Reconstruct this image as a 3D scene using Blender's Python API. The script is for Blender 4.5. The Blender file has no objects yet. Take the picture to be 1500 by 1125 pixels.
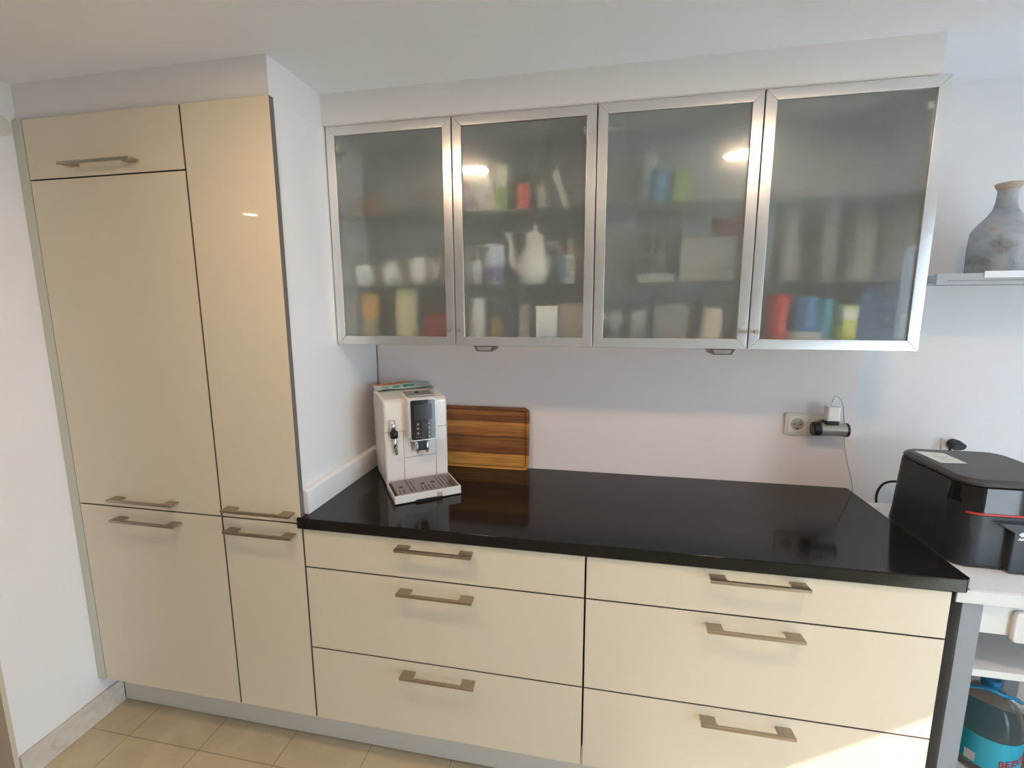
import bpy, bmesh, math, random
from mathutils import Vector, Matrix
random.seed(7)
COL = bpy.context.scene.collection
PI = math.pi

# ------------------------------------------------------------------ helpers
def obj(name, bm, mats, parent=None, smooth=False, bevel=0, seg=2):
    me = bpy.data.meshes.new(name)
    bm.normal_update(); bm.to_mesh(me); bm.free()
    for m in (mats if isinstance(mats, (list, tuple)) else [mats]): me.materials.append(m)
    o = bpy.data.objects.new(name, me); COL.objects.link(o)
    if parent: o.parent = parent
    if smooth:
        for p in me.polygons: p.use_smooth = True
    if bevel:
        b = o.modifiers.new('bevel', 'BEVEL'); b.width = bevel; b.segments = seg
        b.limit_method = 'ANGLE'; b.angle_limit = math.radians(40)
        w = o.modifiers.new('wn', 'WEIGHTED_NORMAL'); w.keep_sharp = True
        for p in me.polygons: p.use_smooth = True
    return o
def tag(o, label, cat, group=None):
    o['label'] = label; o['category'] = cat
    if group: o['group'] = group
    return o
def thing(name, label, cat, loc=(0, 0, 0), rz=0, group=None):
    o = bpy.data.objects.new(name, None); COL.objects.link(o)
    o.empty_display_size = .05; o.location = loc; o.rotation_euler = (0, 0, rz)
    return tag(o, label, cat, group)
def struct(name, bm, m, **k):
    o = obj(name, bm, m, **k); o['kind'] = 'structure'; return o
def box(x0, y0, z0, x1, y1, z1, bm=None, mi=0):
    bm = bm or bmesh.new()
    v = [bm.verts.new(p) for p in ((x0,y0,z0),(x1,y0,z0),(x1,y1,z0),(x0,y1,z0),(x0,y0,z1),(x1,y0,z1),(x1,y1,z1),(x0,y1,z1))]
    for f in ((3,2,1,0),(4,5,6,7),(0,1,5,4),(1,2,6,5),(2,3,7,6),(3,0,4,7)):
        bm.faces.new([v[i] for i in f]).material_index = mi
    return bm
def prism(poly, ax, a, b, bm=None, mi=0):
    """extrude a 2-D polygon along axis ax from a to b (poly in the other two axes)"""
    bm = bm or bmesh.new()
    def P(p, t): return {'x': (t, p[0], p[1]), 'y': (p[0], t, p[1]), 'z': (p[0], p[1], t)}[ax]
    A = [bm.verts.new(P(p, a)) for p in poly]; B = [bm.verts.new(P(p, b)) for p in poly]
    fs = [bm.faces.new(A), bm.faces.new(B)]
    n = len(poly)
    for i in range(n): fs.append(bm.faces.new((A[i], A[(i+1) % n], B[(i+1) % n], B[i])))
    for f in fs: f.material_index = mi
    bmesh.ops.recalc_face_normals(bm, faces=fs)
    return bm
def loft(rings, bm=None, mi=0, cap=True):
    bm = bm or bmesh.new(); R = [[bm.verts.new(p) for p in r] for r in rings]; fs = []
    n = len(rings[0])
    for a, b in zip(R, R[1:]):
        for i in range(n): fs.append(bm.faces.new((a[i], a[(i+1) % n], b[(i+1) % n], b[i])))
    if cap: fs += [bm.faces.new(R[0]), bm.faces.new(R[-1])]
    for f in fs: f.material_index = mi
    bmesh.ops.recalc_face_normals(bm, faces=fs)
    return bm
def circ(cx, cy, z, r, n=32): return [(cx+r*math.cos(2*PI*i/n), cy+r*math.sin(2*PI*i/n), z) for i in range(n)]
def lathe(prof, cx=0, cy=0, n=32, bm=None, mi=0, cap=True):
    return loft([circ(cx, cy, z, max(r, .0004), n) for r, z in prof], bm, mi, cap)
def rr(cx, cy, w, d, r, n=6):
    """rounded rectangle outline, counter-clockwise"""
    P = []
    for k, (sx, sy) in enumerate(((1,1),(-1,1),(-1,-1),(1,-1))):
        for i in range(n+1):
            a = k*PI/2 + i*PI/2/n
            P.append((cx+sx*(w/2-r)+r*math.cos(a), cy+sy*(d/2-r)+r*math.sin(a)))
    return P
def rrz(cx, cy, w, d, r, z, n=6): return [(x, y, z) for x, y in rr(cx, cy, w, d, r, n)]
def cyl(p, q, r, bm=None, mi=0, n=20, r2=None):
    p, q = Vector(p), Vector(q); d = (q-p).normalized()
    u = d.orthogonal().normalized(); w = d.cross(u)
    f = lambda c, R: [c+(u*math.cos(2*PI*i/n)+w*math.sin(2*PI*i/n))*R for i in range(n)]
    return loft([f(p, r), f(q, r if r2 is None else r2)], bm, mi)
def spline(pts, k=8):
    P = [Vector(p) for p in pts]; P = [2*P[0]-P[1]]+P+[2*P[-1]-P[-2]]; out = []
    for i in range(1, len(P)-2):
        for j in range(k):
            t = j/k; a, b, c, d = P[i-1:i+3]
            out.append(.5*((2*b)+(c-a)*t+(2*a-5*b+4*c-d)*t*t+(3*b-a-3*c+d)*t**3))
    return out+[P[-2]]
def tube(pts, r, bm=None, n=10, mi=0, k=8):
    S = spline(pts, k); rings = []; u = None
    for i, p in enumerate(S):
        d = (S[min(i+1, len(S)-1)]-S[max(i-1, 0)]).normalized()
        u = d.orthogonal().normalized() if u is None else (u-d*u.dot(d)).normalized()
        w = d.cross(u); R = r(i/(len(S)-1)) if callable(r) else r
        rings.append([p+(u*math.cos(2*PI*j/n)+w*math.sin(2*PI*j/n))*R for j in range(n)])
    return loft(rings, bm, mi)
def move(bm, M):
    bmesh.ops.transform(bm, matrix=M, verts=bm.verts); return bm
def text_bm(s, size, fn=None, extrude=.0004):
    """letters as a mesh in the x/z plane facing -y; fn(Vector)->Vector bends them on to a surface"""
    c = bpy.data.curves.new('lettering', 'FONT'); c.body = s; c.size = size; c.extrude = extrude
    c.align_x = 'CENTER'; c.align_y = 'CENTER'; c.resolution_u = 3
    o = bpy.data.objects.new('lettering', c); COL.objects.link(o)
    dg = bpy.context.evaluated_depsgraph_get(); dg.update()
    me = bpy.data.meshes.new_from_object(o.evaluated_get(dg))
    bm = bmesh.new(); bm.from_mesh(me)
    bpy.data.objects.remove(o); bpy.data.curves.remove(c); bpy.data.meshes.remove(me)
    for v in bm.verts:
        p = Vector((v.co.x, -v.co.z, v.co.y)); v.co = fn(p) if fn else p
    return bm

# ------------------------------------------------------------------ materials
def nt(name):
    m = bpy.data.materials.new(name); m.use_nodes = True; t = m.node_tree
    return m, t, t.nodes['Principled BSDF']
def mat(name, col, rough=.5, metal=0, spec=.5, coat=0, coat_r=.03, trans=0, ior=1.45, emit=None, es=0, aniso=0, bump=0, bscale=200, var=0, vscale=6, alpha=1):
    m, t, b = nt(name); I = b.inputs
    I['Base Color'].default_value = (*col, 1); I['Roughness'].default_value = rough; I['Metallic'].default_value = metal
    I['Specular IOR Level'].default_value = spec; I['Coat Weight'].default_value = coat; I['Coat Roughness'].default_value = coat_r
    I['Transmission Weight'].default_value = trans; I['IOR'].default_value = ior; I['Anisotropic'].default_value = aniso
    if emit: I['Emission Color'].default_value = (*emit, 1); I['Emission Strength'].default_value = es
    if var or bump:
        tc = t.nodes.new('ShaderNodeTexCoord')
    if var:
        n = t.nodes.new('ShaderNodeTexNoise'); n.inputs['Scale'].default_value = vscale; n.inputs['Detail'].default_value = 4
        r = t.nodes.new('ShaderNodeValToRGB'); t.links.new(tc.outputs['Object'], n.inputs['Vector']); t.links.new(n.outputs['Fac'], r.inputs['Fac'])
        r.color_ramp.elements[0].position = .3; r.color_ramp.elements[1].position = .7
        r.color_ramp.elements[0].color = (*[c*(1-var) for c in col], 1); r.color_ramp.elements[1].color = (*[min(1, c*(1+var)) for c in col], 1)
        t.links.new(r.outputs['Color'], I['Base Color'])
    if bump:
        n = t.nodes.new('ShaderNodeTexNoise'); n.inputs['Scale'].default_value = bscale
        bp = t.nodes.new('ShaderNodeBump'); bp.inputs['Strength'].default_value = bump; bp.inputs['Distance'].default_value = .002
        t.links.new(tc.outputs['Object'], n.inputs['Vector']); t.links.new(n.outputs['Fac'], bp.inputs['Height']); t.links.new(bp.outputs['Normal'], I['Normal'])
    return m
def ramp(t, stops, interp='LINEAR'):
    r = t.nodes.new('ShaderNodeValToRGB'); cr = r.color_ramp; cr.interpolation = interp
    while len(cr.elements) > 1: cr.elements.remove(cr.elements[-1])
    cr.elements[0].position, cr.elements[0].color = stops[0][0], (*stops[0][1], 1)
    for p, c in stops[1:]:
        e = cr.elements.new(p); e.color = (*c, 1)
    return r
M = {}
M['wall'] = mat('wall_paint', (.815, .785, .765), .75, spec=.25, bump=.12, bscale=160, var=.012, vscale=3)
M['ceil'] = mat('ceiling_paint', (.88, .875, .89), .85, spec=.2, bump=.08, bscale=120)
M['soffit'] = mat('soffit_paint', (.82, .785, .755), .7, spec=.25, bump=.08, bscale=120)
M['casing'] = mat('door_casing_paint', (.60, .50, .38), .6)
M['front'] = mat('cream_gloss_lacquer', (.78, .68, .525), .3, spec=.3, coat=.4, coat_r=.03)
M['edge'] = mat('front_edge_band', (.16, .135, .115), .5)
M['carcass'] = mat('carcass_board', (.30, .26, .22), .6)
M['white_panel'] = mat('white_side_panel', (.82, .81, .80), .45, spec=.35)
M['plinth'] = mat('plinth_laminate', (.66, .61, .54), .45)
M['cabinner'] = mat('wall_cabinet_board', (.56, .56, .54), .6)
M['handle'] = mat('brushed_nickel_handle', (.45, .39, .31), .32, metal=1)
M['alu'] = mat('brushed_aluminium', (.80, .785, .765), .30, metal=1, aniso=.6)
M['steel'] = mat('steel', (.66, .64, .61), .28, metal=1)
M['chrome'] = mat('chrome', (.85, .85, .86), .08, metal=1)
M['black'] = mat('black_plastic', (.012, .012, .014), .35)
M['blackgloss'] = mat('black_gloss', (.008, .008, .010), .06, coat=.5)
M['whiteplastic'] = mat('white_plastic', (.80, .78, .74), .3)
M['machinewhite'] = mat('machine_white', (.80, .75, .70), .24, coat=.3)
M['seam'] = mat('panel_seam', (.25, .22, .20), .6)
M['shelfglass'] = mat('green_glass_shelf', (.42, .60, .55), .08, trans=.75, ior=1.45)
def worktop_mat():
    m, t, b = nt('black_quartz'); b.inputs['Roughness'].default_value = .10; b.inputs['Specular IOR Level'].default_value = .30
    tc = t.nodes.new('ShaderNodeTexCoord'); v = t.nodes.new('ShaderNodeTexVoronoi'); v.inputs['Scale'].default_value = 260
    r = ramp(t, [(0, (.045, .04, .037)), (.16, (.014, .012, .011)), (1, (.010, .009, .009))])
    t.links.new(tc.outputs['Object'], v.inputs['Vector']); t.links.new(v.outputs['Distance'], r.inputs['Fac']); t.links.new(r.outputs['Color'], b.inputs['Base Color'])
    return m
M['worktop'] = worktop_mat()
def frosted():
    m, t, b = nt('frosted_glass'); I = b.inputs
    I['Base Color'].default_value = (.97, .995, .985, 1); I['Transmission Weight'].default_value = .95
    I['Roughness'].default_value = .28; I['IOR'].default_value = 1.25
    I['Coat Weight'].default_value = 1; I['Coat Roughness'].default_value = 0; I['Coat IOR'].default_value = 1.5
    return m
M['frost'] = frosted()
def tile_mat():
    m, t, b = nt('travertine_tiles'); tc = t.nodes.new('ShaderNodeTexCoord')
    mp = t.nodes.new('ShaderNodeMapping'); mp.inputs['Location'].default_value = (-.145, .055, 0); t.links.new(tc.outputs['Object'], mp.inputs['Vector'])
    br = t.nodes.new('ShaderNodeTexBrick'); br.offset = 0; br.inputs['Scale'].default_value = 1
    br.inputs['Brick Width'].default_value = .305; br.inputs['Row Height'].default_value = .305; br.inputs['Mortar Size'].default_value = .0022; br.inputs['Mortar Smooth'].default_value = .3
    br.inputs['Color1'].default_value = (.70, .565, .365, 1); br.inputs['Color2'].default_value = (.64, .51, .325, 1); br.inputs['Mortar'].default_value = (.40, .31, .20, 1)
    t.links.new(mp.outputs['Vector'], br.inputs['Vector'])
    n = t.nodes.new('ShaderNodeTexNoise'); n.inputs['Scale'].default_value = 5; n.inputs['Detail'].default_value = 6; n.inputs['Distortion'].default_value = 1.2
    t.links.new(tc.outputs['Object'], n.inputs['Vector']); r = ramp(t, [(.3, (.80, .78, .74)), (.7, (1.0, 1.0, 1.0))]); t.links.new(n.outputs['Fac'], r.inputs['Fac'])
    mx = t.nodes.new('ShaderNodeMixRGB'); mx.blend_type = 'MULTIPLY'; mx.inputs['Fac'].default_value = 1
    t.links.new(br.outputs['Color'], mx.inputs['Color1']); t.links.new(r.outputs['Color'], mx.inputs['Color2']); t.links.new(mx.outputs['Color'], b.inputs['Base Color'])
    b.inputs['Roughness'].default_value = .32; b.inputs['Specular IOR Level'].default_value = .9
    bp = t.nodes.new('ShaderNodeBump'); bp.inputs['Strength'].default_value = .3; bp.inputs['Distance'].default_value = .002; bp.invert = True
    t.links.new(br.outputs['Fac'], bp.inputs['Height']); t.links.new(bp.outputs['Normal'], b.inputs['Normal'])
    return m
M['tile'] = tile_mat()
def skirt_mat():
    m, t, b = nt('travertine_skirting'); tc = t.nodes.new('ShaderNodeTexCoord')
    n = t.nodes.new('ShaderNodeTexNoise'); n.inputs['Scale'].default_value = 14; n.inputs['Detail'].default_value = 8; n.inputs['Distortion'].default_value = 1.5
    r = ramp(t, [(.28, (.48, .42, .34)), (.42, (.60, .545, .46)), (.7, (.66, .61, .53))]); t.links.new(tc.outputs['Object'], n.inputs['Vector'])
    t.links.new(n.outputs['Fac'], r.inputs['Fac']); t.links.new(r.outputs['Color'], b.inputs['Base Color']); b.inputs['Roughness'].default_value = .4
    return m
M['skirt'] = skirt_mat()
def wood_board():
    m, t, b = nt('acacia_strips'); tc = t.nodes.new('ShaderNodeTexCoord'); s = t.nodes.new('ShaderNodeSeparateXYZ'); t.links.new(tc.outputs['Object'], s.inputs['Vector'])
    d = t.nodes.new('ShaderNodeMath'); d.operation = 'DIVIDE'; d.inputs[1].default_value = .262; t.links.new(s.outputs['Z'], d.inputs[0])
    r = ramp(t, [(0, (.62, .30, .07)), (.235, (.24, .085, .028)), (.36, (.29, .115, .036)), (.50, (.20, .07, .024)), (.535, (.42, .17, .05)), (.66, (.54, .25, .07)), (.755, (.22, .08, .028)), (.87, (.34, .14, .042)), (.94, (.20, .075, .028))], 'CONSTANT')
    t.links.new(d.outputs[0], r.inputs['Fac'])
    mp = t.nodes.new('ShaderNodeMapping'); mp.inputs['Scale'].default_value = (4, 4, 70); t.links.new(tc.outputs['Object'], mp.inputs['Vector'])
    n = t.nodes.new('ShaderNodeTexNoise'); n.inputs['Scale'].default_value = 1.6; n.inputs['Detail'].default_value = 5; t.links.new(mp.outputs['Vector'], n.inputs['Vector'])
    r2 = ramp(t, [(.3, (.62, .6, .55)), (.7, (1.2, 1.15, 1.1))]); t.links.new(n.outputs['Fac'], r2.inputs['Fac'])
    mx = t.nodes.new('ShaderNodeMixRGB'); mx.blend_type = 'MULTIPLY'; mx.inputs['Fac'].default_value = 1
    t.links.new(r.outputs['Color'], mx.inputs['Color1']); t.links.new(r2.outputs['Color'], mx.inputs['Color2']); t.links.new(mx.outputs['Color'], b.inputs['Base Color'])
    b.inputs['Roughness'].default_value = .4; return m
M['wood'] = wood_board()
def vase_mat():
    m, t, b = nt('weathered_zinc'); tc = t.nodes.new('ShaderNodeTexCoord')
    n = t.nodes.new('ShaderNodeTexNoise'); n.inputs['Scale'].default_value = 14; n.inputs['Detail'].default_value = 5; n.inputs['Distortion'].default_value = .6
    r = ramp(t, [(.32, (.20, .20, .21)), (.46, (.34, .36, .39)), (.58, (.42, .44, .47)), (.70, (.40, .33, .27))]); t.links.new(tc.outputs['Object'], n.inputs['Vector'])
    t.links.new(n.outputs['Fac'], r.inputs['Fac']); t.links.new(r.outputs['Color'], b.inputs['Base Color']); b.inputs['Roughness'].default_value = .6; return m
M['vase'] = vase_mat()

# ------------------------------------------------------------------ main sizes (metres); x along the fronts, y into the wall, z up
ZC = 2.30; YB = .594; XW = -.0405
X2, X3, X4 = .9035, 1.8192, 2.735
ZT, ZM, ZB = 2.1878, .8875, .1668
ZW, ZWB = .912, .875
XP = .893                       # outer face of the tall cabinet's side panel
U = [.8965, 1.3496, 1.8198, 2.2936, 2.7585]; YU = .283; ZU0, ZU1 = 1.4536, 2.2004

# ------------------------------------------------------------------ room shell
XR, YF, XLL = 3.9, -4.2, -2.6
struct('floor', box(XLL, YF, -.10, XR+.15, .75, 0), M['tile'])
struct('ceiling', box(XLL, YF, ZC, XR+.15, .75, ZC+.12), M['ceil'])
struct('wall_back', box(XW-.12, .600, 0, XR+.15, .75, ZC), M['wall'])
struct('wall_left', box(XW-.12, -.262, 0, XW, .600, ZC), M['wall'])
struct('trim_1', box(XW-.125, -.275, 0, XW+.001, -.262, ZC), M['casing'])
struct('wall_far_left', box(XLL-.12, YF, 0, XLL, .75, ZC), M['wall'])
struct('wall_left_rear', box(XLL, .600, 0, XW-.12, .75, ZC), M['wall'])
struct('wall_front', box(XLL-.12, YF-.12, 0, XR+.15, YF, ZC), M['wall'])
DY0, DY1, DZ = -2.00, -1.08, 2.06       # patio door opening in the right wall
wr = box(XR, YF, 0, XR+.15, DY0, ZC); box(XR, DY1, 0, XR+.15, -.90, ZC, wr); box(XR, -.90, 0, XR+.15, .40, .95, wr); box(XR, -.90, 2.12, XR+.15, .40, ZC, wr); box(XR, .40, 0, XR+.15, .75, ZC, wr); box(XR, DY0, DZ, XR+.15, DY1, ZC, wr)
struct('wall_right', wr, M['wall'])
fr = box(XR+.04, DY0, 0, XR+.10, DY0+.06, DZ); box(XR+.04, DY1-.06, 0, XR+.10, DY1, DZ, fr); box(XR+.04, DY0, DZ-.06, XR+.10, DY1, DZ, fr)
struct('door_1', fr, M['white_panel'])
wf = box(XR+.05, -.90, .95, XR+.10, -.85, 2.12); box(XR+.05, .35, .95, XR+.10, .40, 2.12, wf); box(XR+.05, -.85, .95, XR+.10, .35, 1.0, wf); box(XR+.05, -.85, 2.07, XR+.10, .35, 2.12, wf)
struct('window_added_1', wf, M['white_panel'])  # unseen window, added for cool side light
def sheer():
    m, t, b = nt('added_blind_diffuser'); tr = t.nodes.new('ShaderNodeBsdfTranslucent'); tr.inputs['Color'].default_value = (.40, .43, .47, 1)
    mx = t.nodes.new('ShaderNodeMixShader'); mx.inputs['Fac'].default_value = .6; b.inputs['Base Color'].default_value = (.85, .85, .84, 1); b.inputs['Roughness'].default_value = .8
    t.links.new(b.outputs[0], mx.inputs[1]); t.links.new(tr.outputs[0], mx.inputs[2]); t.links.new(mx.outputs[0], t.nodes['Material Output'].inputs['Surface']); return m
M['sheer'] = sheer()
def blind(y0, y1, z0, z1, label):  # unseen blinds, added to cut the sun and diffuse the daylight
    t = thing('added_blind', label, 'blind', (XR+.03, (y0+y1)/2, z1), 0)
    bm = bmesh.new(); bm.faces.new([bm.verts.new(p) for p in ((0, y0-(y0+y1)/2, z0-z1), (0, y1-(y0+y1)/2, z0-z1), (0, y1-(y0+y1)/2, 0), (0, y0-(y0+y1)/2, 0))])
    obj('fabric', bm, M['sheer'], t)
    obj('bottom_bar', box(-.006, y0-(y0+y1)/2, z0-z1-.02, .006, y1-(y0+y1)/2, z0-z1), M['white_panel'], t)
blind(DY0+.002, DY1-.002, 1.36, DZ-.005, 'added unseen white blind trimming the sun through the patio door on the right')
blind(-.898, .398, .98, 2.115, 'added unseen white blind spreading soft daylight from the added window on the right')
M['patio'] = mat('patio_slabs', (.45, .43, .40), .8, var=.1)
struct('floor_patio', box(XR+.15, -9, -.12, 14, 4, -.02), M['patio'])
# boxed-in soffits above the cabinets, and the splash-back area of the wall
struct('trim_2', box(XW, .014, 2.1892, XP-.001, .598, ZC), M['soffit'])
struct('trim_3', box(XP-.001, .272, 2.2015, 2.7225, .598, ZC), M['soffit'])
struct('trim_4', box(XP, YB, .90, 2.772, .600, 1.47), mat('splashback_lamp_tint', (.87, .77, .73), .6, spec=.3))  # warm lamp-lit tone of this wall area is put into its colour
sk = box(XW, -.262, 0, XW+.012, .078, .098)
struct('baseboard_left', sk, M['skirt'], bevel=.002)
struct('baseboard_back', box(2.80, .588, 0, XR, .600, .085), M['skirt'])

# round cover plate and hook on the left wall
c = thing('cover_plate', 'small round off-white cover plate high on the left wall, cut by the photo edge', 'cover plate', (XW, -.036, 2.162))
obj('plate', cyl((0, 0, 0), (.004, 0, 0), .033, n=40), mat('cover_plate_plastic', (.66, .64, .58), .5), c)

# ------------------------------------------------------------------ handles and fronts
def handle_bm(w):
    """flat bow handle: two horizontal end plates that carry a thin bar; local origin on the front's face"""
    bm = bmesh.new(); h = w/2
    for s in (-1, 1):
        poly = [(s*(h-.002), .0), (s*h, -.034), (s*(h-.056), -.034), (s*(h-.043), -.022), (s*(h-.043), .0)]
        prism(poly, 'z', -.0035, .0035, bm)
    box(-h+.05, -.034, -.0042, h-.05, -.027, .0042, bm)
    box(-h, -.036, -.0052, h, -.030, .0040, bm)
    return bm
def front(name, x0, z0, x1, z1, parent, hx=None, hz=None, hw=None, g=.0022):
    bm = box(x0+g, 0, z0+g, x1-g, .019, z1-g)
    for f in bm.faces:
        f.normal_update()
        f.material_index = 0 if f.normal.y < -.5 else 1
    o = obj(name, bm, [M['front'], M['edge']], parent, bevel=.0009, seg=1)
    if hx is not None:
        h = obj('handle', move(handle_bm(hw), Matrix.Translation((hx, 0, hz))), M['handle'], o, bevel=.0008, seg=1)
        h['label'] = 'flat brushed nickel bow handle'
    return o
t = thing('fridge_cabinet', 'tall cream gloss cabinet against the left wall with three stacked wide doors', 'cabinet')
obj('carcass', box(.002, .021, .155, .598, .585, 2.186), M['carcass'], t)
obj('filler_strip', box(XW+.001, 0, ZB, -.001, .022, ZT), mat('filler_laminate', (.62, .61, .52), .4), t)
front('door', 0, 2.0006, .6, ZT, t, .301, 2.036, .272)
front('door', 0, ZM, .6, 2.0006, t, .301, .924, .270)
front('door', 0, ZB, .6, ZM, t, .303, .849, .270)
t = thing('larder_cabinet', 'tall narrow cream gloss cabinet between the wide cabinet and the drawers', 'cabinet')
obj('carcass', box(.602, .021, .155, .870, .585, 2.186), M['carcass'], t)
obj('side_panel', box(.872, .021, .155, XP, .585, 2.1885), M['white_panel'], t)['label'] = 'white side panel'
front('door', .6, ZM, X2, ZT, t, .755, .924, .256)
front('door', .6, ZB, X2, ZM, t, .755, .849, .256)
D1, D2 = .737, .4415
def drawers(label, x0, x1, hx, hz):
    t = thing('drawer_cabinet', label, 'drawer unit')
    obj('carcass', box(x0+.002, .021, .155, x1-.002, .57, ZWB-.002), M['carcass'], t)
    for (a, b), z in zip(((D1, ZWB-.003), (D2, D1), (ZB, D2)), hz):
        front('drawer', x0, a, x1, b, t, hx, z, .247)
drawers('cream gloss three-drawer unit beside the tall cabinet, left of the two', X2, X3, 1.3595, (.847, .698, .405))
drawers('cream gloss three-drawer unit beside the grey-legged table, right of the two', X3, X4, 2.277, (.852, .703, .408))
tag(obj('plinth', box(XW+.013, .080, .004, 2.72, .096, .153), M['plinth']), 'beige laminate plinth board running under all the floor cabinets', 'plinth')

# worktop
wt = box(XP+.002, .0, ZWB, 2.768, .592, ZW); box(X2-.012, -.010, ZWB, 2.766, .0, ZW, wt)
wt = bmesh.new(); prism([(.890, -.010), (2.756, -.010), (2.768, .002), (2.768, .592), (.894, .592), (.894, .0205), (.9042, .0205), (.9042, -.0005), (.890, -.0005)], 'z', ZWB, ZW, wt)
tag(obj('worktop', wt, M['worktop'], bevel=.003, seg=2), 'black polished stone worktop on the drawer units', 'worktop')
up = prism([(.894, ZW), (.916, ZW), (.916, .985), (.910, .993), (.894, .995)], 'y', .022, .590)
tag(obj('upstand', up, M['white_panel'], bevel=.001, seg=1), 'white upstand strip on the worktop against the tall cabinet side', 'upstand')

# ------------------------------------------------------------------ wall cabinets
FW = .031
def frame_bm(x0, x1, z0, z1):
    bm = bmesh.new(); y0, y1 = YU, YU+.019; w = FW
    for q in ([(x0,z0),(x1,z0),(x1-w,z0+w),(x0+w,z0+w)], [(x0,z1),(x0+w,z1-w),(x1-w,z1-w),(x1,z1)],
              [(x0,z0),(x0+w,z0+w),(x0+w,z1-w),(x0,z1)], [(x1,z0),(x1,z1),(x1-w,z1-w),(x1-w,z0+w)]):
        prism(q, 'y', y0, y1, bm)
    return bm
def hinge_bm(x, z, s):
    bm = box(x-.006, .303, z-.012, x+.006, .318, z+.012); cyl((x, .300, z), (x, .326, z), .008, bm)
    box(min(x, x+s*.030), .318, z-.018, max(x, x+s*.030), .330, z+.018, bm); return bm
def wall_cabinet(label, x0, xm, x1):
    t = thing('wall_cabinet', label, 'wall cabinet'); a, b = x0+.001, x1-.001; T = .016; y0, y1 = .304, .592; z0, z1 = ZU0+.002, ZU1-.002
    bm = box(a, y0, z0, b, y1, z0+T); box(a, y0, z1-T, b, y1, z1, bm); box(a, y0, z0+T, a+T, y1, z1-T, bm); box(b-T, y0, z0+T, b, y1, z1-T, bm); box(a+T, y1-.008, z0+T, b-T, y1, z1-T, bm)
    obj('carcass', bm, M['cabinner'], t)
    for z in (1.664, 1.912):
        obj('shelf', box(a+T+.001, .325, z-.008, b-T-.001, y1-.009, z), M['shelfglass'], t)['label'] = 'green-edged glass shelf'
    for k, (p, q) in enumerate(((x0, xm), (xm, x1))):
        p += .0018; q -= .0018
        d = obj('door', frame_bm(p, q, ZU0, ZU1), M['alu'], t, bevel=.0012, seg=1); d['label'] = 'aluminium framed frosted glass door'
        obj('glass_pane', box(p+FW-.006, YU+.006, ZU0+FW-.006, q-FW+.006, YU+.010, ZU1-FW+.006), M['frost'], d)['label'] = 'frosted glass pane'
        kx = q-.016 if k == 0 else p+.016
        kb = cyl((kx, YU, 1.508), (kx, YU-.014, 1.508), .0035); cyl((kx, YU-.012, 1.508), (kx, YU-.022, 1.508), .007, kb)
        obj('knob', kb, M['steel'], d)
        hx, s = (p+FW+.004, -1) if k == 0 else (q-FW-.004, 1)
        for z in (2.131, 1.552): obj('hinge', hinge_bm(hx, z, -s*0-(.0 if s else 0)+(-1 if k == 0 else 1)*.5), M['steel'], d)
    return t
wall_cabinet('aluminium-framed frosted wall cabinet next to the tall cabinet, above the coffee machine', U[0], U[1]+.0, U[2])
wall_cabinet('aluminium-framed frosted wall cabinet at the right end, above the wall sockets', U[2], U[3], U[4])

# lights under the wall cabinets
def under_light(x, label):
    t = thing('under_cabinet_light', label, 'light fitting', (x, .335, ZU0+.0025), 0, 'lights under the wall cabinets')
    obj('housing', prism([(-.028, -.024), (.028, -.024), (.042, 0), (-.042, 0)], 'y', -.026, .06), mat('pewter_housing', (.22, .19, .17), .35, metal=.8), t, bevel=.001)
    obj('lens', lathe([(.020, -.0242), (.019, -.027), (.016, -.028)], 0, .02), M['steel'], t, smooth=False)
    fc = prism([(-.022, -.020), (.022, -.020), (.028, -.008), (-.028, -.008)], 'y', -.0275, -.0262)
    obj('front_grille', fc, M['steel'], t)
under_light(1.446, 'small grey light fitting under the left wall cabinet')
under_light(2.229, 'small grey light fitting under the right wall cabinet')

# ------------------------------------------------------------------ things inside the wall cabinets
SB, SM_, ST = ZU0+.018, 1.664, 1.912
_mc = {}
def cm(col, r=.4):
    k = (col, r)
    if k not in _mc: _mc[k] = mat('cupboard_item_finish', col, r)
    return _mc[k]
def put(name, label, cat, x, y, z, group=None): return thing(name, label, cat, (x, y, z), 0, group)
G1, G2, G3 = 'crockery and packets on the upper glass shelves', 'crockery on the middle glass shelves', 'jars and boxes on the cabinet floors'
def jar(name, label, cat, x, y, z, r, h, col, lid=None, grp=None, neck=.85, ribs=0):
    t = put(name, label, cat, x, y, z, grp)
    if ribs:
        pr = [(r*.9, 0)]
        for i in range(ribs):
            pr += [(r, h*(i+.15)/ribs), (r, h*(i+.85)/ribs), (r*.95, h*(i+.97)/ribs)]
        bm = lathe(pr, n=28)
    else: bm = lathe([(r*.9, 0), (r, .006), (r, h*.86), (r*neck, h*.93), (r*neck, h*(.93 if lid else 1))], n=28)
    obj('body', bm, cm(col), t, smooth=False)
    if lid: obj('lid', lathe([(r*neck*1.02, h*.93), (r*neck*1.02, h*.995), (r*neck*.9, h)], n=28), cm(lid), t)
    return t
def carton(name, label, cat, x, y, z, w, h, d, col, band=None, bz=(.0, .2), grp=None, rot=0, tilt=0, spots=None):
    t = put(name, label, cat, x, y, z, grp); t.rotation_euler = (0, tilt, rot)
    obj('carton', box(-w/2, -d/2, 0, w/2, d/2, h), cm(col), t, bevel=.0015, seg=1)
    if band: obj('printed_band', box(-w/2-.0004, -d/2-.0006, h*bz[0], w/2+.0004, d/2+.0006, h*bz[1]), cm(band), t)
    for (sx, sz, r, c_) in (spots or []):
        obj('printed_spot', cyl((sx*w, -d/2-.0008, sz*h), (sx*w, -d/2, sz*h), r, n=20), cm(c_), t)
    return t
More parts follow.
